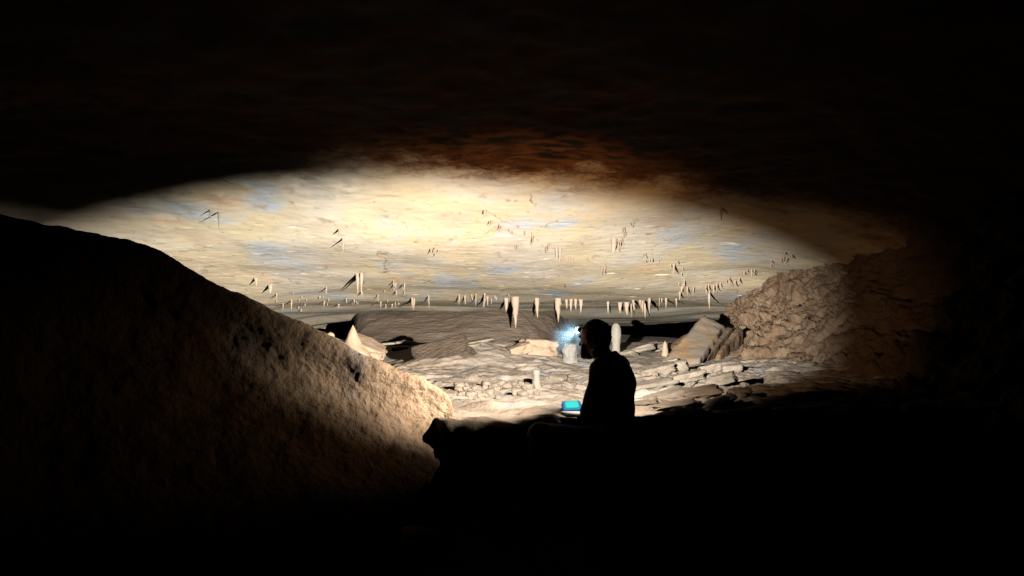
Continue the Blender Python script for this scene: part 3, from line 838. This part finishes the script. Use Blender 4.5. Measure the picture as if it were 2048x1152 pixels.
# body
fd = Field(lo, hi, 0.0065)
skeleton(fd, -0.006)
for h_, k_, a_ in ((hip_l, kn_l, an_l), (hip_r, kn_r, an_r)):
    fd.cone(h_, 0.078, k_, 0.055, 0.04); fd.cone(k_, 0.053, a_, 0.037, 0.03); fd.cone(a_, 0.036, a_ + FV * 0.16 - UV * 0.06, 0.028, 0.02)
fd.cone(W(0.045, 0, 1.34), 0.060, Hd(-0.03, 0, -0.07), 0.056, 0.03)
fd.ell(Hd(-0.012, 0, 0.022), (0.098, 0.076, 0.090), AXH, 0.02)
fd.ell(Hd(0.035, 0, -0.045), (0.062, 0.056, 0.072), AXH, 0.025)
fd.ell(Hd(0.060, 0, -0.098), (0.028, 0.028, 0.020), AXH, 0.02)            # chin
fd.cone(Hd(0.092, 0, -0.002), 0.010, Hd(0.112, 0, -0.034), 0.013, 0.010)   # nose
fd.cone(Hd(0.084, -0.035, 0.014), 0.010, Hd(0.084, 0.035, 0.014), 0.010, 0.012)  # brow
fd.cone(Hd(0.085, -0.02, -0.068), 0.008, Hd(0.085, 0.02, -0.068), 0.008, 0.006)  # lips
for s in (-1, 1):
    fd.ell(Hd(-0.005, s * 0.078, -0.012), (0.018, 0.008, 0.030), AXH, 0.008)   # ears
hand(fd, wr_l, W(0.62, 0.75, -0.05) - W(0, 0, 0), (0, 0, -1), RV + 0.0 * FV, 0.55)
hand(fd, wr_r, W(0.62, -0.6, -0.35) - W(0, 0, 0), (0, 0, -1), -RV, 0.75)
V, Fq = fd.mesh()
person = empty('person', W(0, 0, 0.78))
tag(person, 'person in dark clothes sitting at the ledge, seen from behind, with a notebook in hand', 'person')
def person_part(name, V, Fq, mat):
    o = mesh_obj(name, V - np.array(person.location), Fq, mat, person)
    return o
person_part('body', V, Fq, M_SKIN)
# eyes
# jacket
fj = Field(lo, hi, 0.0075)
skeleton(fj, 0.012)
fj.cone(W(0.03, 0, 1.36), 0.078, W(0.06, 0, 1.415), 0.070, 0.03)
fj.cut((0.86 - fj.X[..., 2]))
fj.cut((fj.X - (W(0.06, 0, 1.425)).astype(np.float32)) @ np.array(0.35 * FV + 0.94 * UV, np.float32))
for w, e in ((wr_l, el_l), (wr_r, el_r)):
    dd = (w - e) / np.linalg.norm(w - e)
    near = np.linalg.norm(fj.X - w.astype(np.float32), axis=-1) < 0.11
    cutd = ((fj.X - (w - dd * 0.012).astype(np.float32)) @ dd.astype(np.float32))
    fj.f = np.where(near, np.maximum(fj.f, cutd), fj.f)
V, Fq = fj.mesh()
person_part('jacket', crease(V, 0.010, 9.0), Fq, M_JACKET)
# trousers
ft = Field(lo, hi, 0.0085)
ft.ell(W(0.0, 0, 0.885), (0.145, 0.19, 0.125), [FV, RV, UV], 0.04)
for h_, k_, a_ in ((hip_l, kn_l, an_l), (hip_r, kn_r, an_r)):
    ft.cone(h_, 0.098, k_, 0.072, 0.04); ft.cone(k_, 0.070, a_, 0.060, 0.03)
ft.f = np.where(np.linalg.norm(ft.X[..., :2] - np.array([OX, OY], np.float32), axis=-1) < 0.2, np.maximum(ft.f, ft.X[..., 2] - 1.0), ft.f)
V, Fq = ft.mesh()
person_part('trousers', crease(V, 0.012, 8.0), Fq, M_TROUS)
for a_ in (an_l, an_r):
    fb = Field(a_ - 0.25, a_ + 0.3, 0.008)
    fb.cone(a_ + UV * 0.06, 0.062, a_ - UV * 0.04, 0.058, 0.02); fb.cone(a_ - UV * 0.06 - FV * 0.03, 0.055, a_ + FV * 0.17 - UV * 0.075, 0.048, 0.03)
    fb.cut(0.372 - fb.X[..., 2])
    V, Fq = fb.mesh()
    person_part('boot', V, Fq, M_BOOT)
fb = Field(HC - 0.2, HC + 0.2, 0.006)
fb.ell(Hd(0.058, 0, -0.095), (0.044, 0.046, 0.036), AXH, 0.02)
fb.cone(Hd(0.045, -0.055, -0.05), 0.014, Hd(0.07, -0.03, -0.10), 0.02, 0.02)
fb.cone(Hd(0.045, 0.055, -0.05), 0.014, Hd(0.07, 0.03, -0.10), 0.02, 0.02)
fb.f = (fb.f + 0.012 * fbm(fb.X.astype(float), 60.0, 2)).astype(np.float32)
V, Fq = fb.mesh()
person_part('beard', V, Fq, M_BEARD)
fh = Field(HC - 0.22, HC + 0.2, 0.006)
fh.ell(Hd(-0.016, 0, 0.020), (0.100, 0.082, 0.092), AXH, 0.02)
fh.cone(Hd(-0.034, 0, -0.02), 0.064, Hd(-0.034, 0, -0.095), 0.056, 0.03)
fh.cut(((fh.X - Hd(0.0, 0, 0.0).astype(np.float32)) @ (0.80 * hf + 0.60 * hu).astype(np.float32)) + 0.012)
fh.f = (fh.f + 0.010 * fbm(fh.X.astype(float), 40.0, 2)).astype(np.float32)
V, Fq = fh.mesh()
person_part('hair', V, Fq, M_HAIR)

# ------------------------------------------------------------------ head lamp
M_STRAP = plain_mat('strap_webbing', (0.05, 0.012, 0.010), 0.9, bump=0.5, bscale=200)
M_HOUS = plain_mat('lamp_plastic', (0.03, 0.03, 0.035), 0.4)
M_LENS = plain_mat('lamp_lens', (0.75, 0.85, 0.95), 0.2, emit=(0.75, 0.88, 1.0), estr=7.0)
hl = empty('head_lamp', Hd(0.10, 0, 0.045))
tag(hl, 'small lit head lamp strapped round the forehead of the person', 'head lamp')
def loc_h(V): return V - np.array(hl.location)
a = np.linspace(0, 2 * math.pi, 48, endpoint=False)
SV = []
for dz_, g in ((-0.010, -0.004), (0.010, -0.008), (0.010, -0.0045), (-0.010, -0.0005)):
    SV.append(np.array([Hd(-0.012 + (0.098 + g) * math.cos(t) * 0.955, (0.076 + g) * math.sin(t) * 0.955, 0.058 + dz_ ) for t in a]))
SV = np.array(SV).reshape(-1, 3)
Fc = []
for k in range(4):
    for j in range(48):
        j2 = (j + 1) % 48; k2 = (k + 1) % 4
        Fc.append((k * 48 + j, k * 48 + j2, k2 * 48 + j2, k2 * 48 + j))
mesh_obj('strap', loc_h(SV), Fc, M_STRAP, hl)
hv = Hd(0.096, 0, 0.058)
def disc_body(r, d0, d1, dirv, centre, sides=24):
    dirv = dirv / np.linalg.norm(dirv)
    s1 = np.cross(dirv, [0, 0, 1]); s1 /= np.linalg.norm(s1); s2 = np.cross(s1, dirv)
    V = []
    prof = [(0.6 * r, d0), (r, d0 + 0.15 * (d1 - d0)), (r, d0 + 0.85 * (d1 - d0)), (0.86 * r, d1)]
    for rr, dd in prof:
        for t in np.linspace(0, 2 * math.pi, sides, endpoint=False):
            V.append(centre + dirv * dd + rr * (math.cos(t) * s1 + math.sin(t) * s2))
    V = np.array(V); Fc = []
    for i in range(3):
        for j in range(sides):
            j2 = (j + 1) % sides
            Fc.append((i * sides + j, i * sides + j2, (i + 1) * sides + j2, (i + 1) * sides + j))
    Fc.append(tuple(range(sides))[::-1]); Fc.append(tuple(3 * sides + j for j in range(sides)))
    return V, Fc
V, Fc = disc_body(0.016, -0.020, 0.022, hf, hv); hs = mesh_obj('housing', loc_h(V), Fc, M_HOUS, hl)
V, Fc = disc_body(0.019, 0.021, 0.036, hf, hv); mesh_obj('lens', loc_h(V), Fc, M_LENS, hs)
def aim(o, az, el, roll=0.0):
    v = Vector((math.sin(math.radians(az)) * math.cos(math.radians(el)), math.cos(math.radians(az)) * math.cos(math.radians(el)), math.sin(math.radians(el))))
    o.rotation_euler = (v.to_track_quat('-Z', 'Y') @ Quaternion((0, 0, 1), math.radians(-roll))).to_euler()
    return v
def falloff(lt, lin, con):
    lt.use_nodes = True
    N = lt.node_tree.nodes; L = lt.node_tree.links
    fo = N.new('ShaderNodeLightFalloff'); fo.inputs['Strength'].default_value = 1.0
    m1 = N.new('ShaderNodeMath'); m1.operation = 'MULTIPLY'; m1.inputs[1].default_value = lin
    m2 = N.new('ShaderNodeMath'); m2.operation = 'MULTIPLY_ADD'; m2.inputs[1].default_value = con
    L.new(fo.outputs['Linear'], m1.inputs[0]); L.new(fo.outputs['Constant'], m2.inputs[0]); L.new(m1.outputs[0], m2.inputs[2])
    em = [q for q in N if q.type == 'EMISSION'][0]
    L.new(m2.outputs[0], em.inputs['Strength'])
lamp_pos = Vector(hv + hf * 0.050)
sp = bpy.data.lights.new('head_lamp_beam', 'SPOT')
sp.energy = BEAM_POWER; sp.spot_size = math.radians(BEAM_SIZE); sp.spot_blend = BEAM_BLEND; sp.shadow_soft_size = 0.008
sp.color = (1.0, 0.95, 0.86)
falloff(sp, 0.10, 0.19)
so = bpy.data.objects.new('head_lamp_beam', sp); COL.objects.link(so)
aim(so, BEAM_AZ, BEAM_EL, BEAM_ROLL); so.scale = (1, BEAM_FLAT, 1); so.location = lamp_pos
# added blocker plate, shaped to keep the left flood spots off the ceiling
hd_ = []
for dz_ in (-0.0085, -0.0070):
    hd_.append(np.array(lamp_pos) + np.array([0, 0, dz_]))
    for k in range(25):
        t_ = math.radians(-94 + 66 * k / 24)
        hd_.append(np.array(lamp_pos) + np.array([0.030 * math.sin(t_), 0.030 * math.cos(t_), dz_]))
Fc = [tuple([0] + [k + 1 for k in range(25)]), tuple(([26] + [k + 27 for k in range(25)])[::-1])]
for k in range(24): Fc.append((k + 1, k + 27, k + 28, k + 2))
Fc.append((0, 26, 27, 1)); Fc.append((25, 51, 26, 0))
mesh_obj('flood_blocker', loc_h(np.array(hd_)), Fc, M_HOUS, hl)
for (az_, el_, pw_, sz_, bl_, cl_) in ADDED_FLOODS:  # added spots, each aimed to brighten one area around the beam
    ar = bpy.data.lights.new('added_flood', 'SPOT')
    ar.energy = pw_; ar.spot_size = math.radians(sz_); ar.spot_blend = bl_; ar.shadow_soft_size = 0.003; ar.color = cl_
    falloff(ar, 0.5, 0.0)
    ao = bpy.data.objects.new('added_flood', ar); COL.objects.link(ao)
    aim(ao, az_, el_); ao.location = lamp_pos - Vector((0, 0, 0.012))

# ------------------------------------------------------------------ note book and blue case
M_PAGE = plain_mat('paper', (0.80, 0.80, 0.78), 0.8, var=0.03)
M_COVER = plain_mat('book_cover', (0.05, 0.05, 0.06), 0.6)
def rbox(name, sx, sy, sz, r, mat, parent, loc=(0, 0, 0), seg=5):
    """box with rounded vertical edges and bevelled rims"""
    pts = []
    for (cx, cy_, a0) in ((1, 1, 0), (-1, 1, 90), (-1, -1, 180), (1, -1, 270)):
        for k in range(seg + 1):
            t = math.radians(a0 + 90 * k / seg)
            pts.append((cx * (sx / 2 - r) + r * math.cos(t), cy_ * (sy / 2 - r) + r * math.sin(t)))
    pts = np.array(pts); nP = len(pts)
    b = min(r, sz / 2) * 0.5
    V = []
    for z, ins in ((-sz / 2, b), (-sz / 2 + b, 0), (sz / 2 - b, 0), (sz / 2, b)):
        s = np.array([1 - 2 * ins / sx, 1 - 2 * ins / sy])
        for p in pts * s: V.append((p[0] + loc[0], p[1] + loc[1], z + loc[2]))
    Fc = []
    for i in range(3):
        for j in range(nP):
            j2 = (j + 1) % nP
            Fc.append((i * nP + j, i * nP + j2, (i + 1) * nP + j2, (i + 1) * nP + j))
    Fc.append(tuple(range(nP))[::-1]); Fc.append(tuple(3 * nP + j for j in range(nP)))
    return mesh_obj(name, V, Fc, mat, parent, smooth_sh=False)
nb = empty('notebook', P(1149, 828, 4.67), (0.16, 0.04, math.radians(14)))
tag(nb, 'open white notebook held in the hand of the seated person', 'notebook')
rbox('cover', 0.150, 0.115, 0.004, 0.004, M_COVER, nb, (0, 0, -0.004))
rbox('page', 0.144, 0.109, 0.004, 0.003, M_PAGE, nb, (0, 0, 0.0005))

M_BLUE = plain_mat('blue_plastic', (0.002, 0.15, 0.45), 0.75, var=0.04)
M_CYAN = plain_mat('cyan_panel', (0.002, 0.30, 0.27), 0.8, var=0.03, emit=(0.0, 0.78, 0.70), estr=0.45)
hcase = drop((1143 - 1024) / F * 4.86, 4.88, [B_FLOOR])
cs = empty('blue_case', (hcase.x, 4.88, hcase.z + 0.018), (math.radians(42), math.radians(-2), math.radians(6)))
tag(cs, 'small bright blue plastic case with glowing cyan lid panel propped on the ledge', 'case')
rbox('shell', 0.128, 0.095, 0.036, 0.022, M_BLUE, cs, (0, 0, 0.03))
rbox('lid_panel', 0.088, 0.058, 0.006, 0.012, M_CYAN, cs, (0, 0.004, 0.0495))
rbox('latch', 0.026, 0.008, 0.010, 0.003, M_BLUE, cs, (0.0, -0.048, 0.035))
rbox('latch', 0.010, 0.022, 0.010, 0.003, M_BLUE, cs, (0.064, 0.0, 0.035))

# ------------------------------------------------------------------ breath mist in front of the face
mm = bpy.data.materials.new('breath_mist'); mm.use_nodes = True
N_ = mm.node_tree.nodes; L_ = mm.node_tree.links
N_.remove(N_['Principled BSDF'])
pv = N_.new('ShaderNodeVolumePrincipled')
pv.inputs['Color'].default_value = (0.30, 0.62, 1.0, 1); pv.inputs['Anisotropy'].default_value = 0.0
tc_ = N_.new('ShaderNodeTexCoord'); nz = N_.new('ShaderNodeTexNoise'); nz.inputs['Scale'].default_value = 9.0; nz.inputs['Detail'].default_value = 2
gr = N_.new('ShaderNodeTexGradient'); gr.gradient_type = 'SPHERICAL'
mp_ = N_.new('ShaderNodeMapping'); mp_.inputs['Scale'].default_value = (7.5, 7.5, 4.6)
L_.new(tc_.outputs['Object'], mp_.inputs[0]); L_.new(mp_.outputs[0], gr.inputs[0]); L_.new(tc_.outputs['Object'], nz.inputs['Vector'])
r1 = N_.new('ShaderNodeMapRange'); r1.inputs[1].default_value = 0.35; r1.inputs[2].default_value = 0.7; L_.new(nz.outputs[0], r1.inputs[0])
mu = N_.new('ShaderNodeMath'); mu.operation = 'MULTIPLY'; r1.inputs[3].default_value = 0.5; L_.new(r1.outputs[0], mu.inputs[0]); L_.new(gr.outputs[1], mu.inputs[1])
m3 = N_.new('ShaderNodeMath'); m3.operation = 'MULTIPLY'; m3.inputs[1].default_value = 1.3; L_.new(mu.outputs[0], m3.inputs[0])
L_.new(m3.outputs[0], pv.inputs['Density']); L_.new(pv.outputs[0], N_['Material Output'].inputs['Volume'])
prof = [(max(0.002, 0.135 * math.sin(math.pi * k / 12)), -0.22 * math.cos(math.pi * k / 12)) for k in range(13)]
V, Fc = lathe(prof, 20)
mist = mesh_obj('breath_mist', V, Fc, mm)
mist.location = tuple(P(1142, 672, 4.70))
tag(mist, 'faint blue breath mist lit by the head lamp before the face', 'mist', kind='stuff')
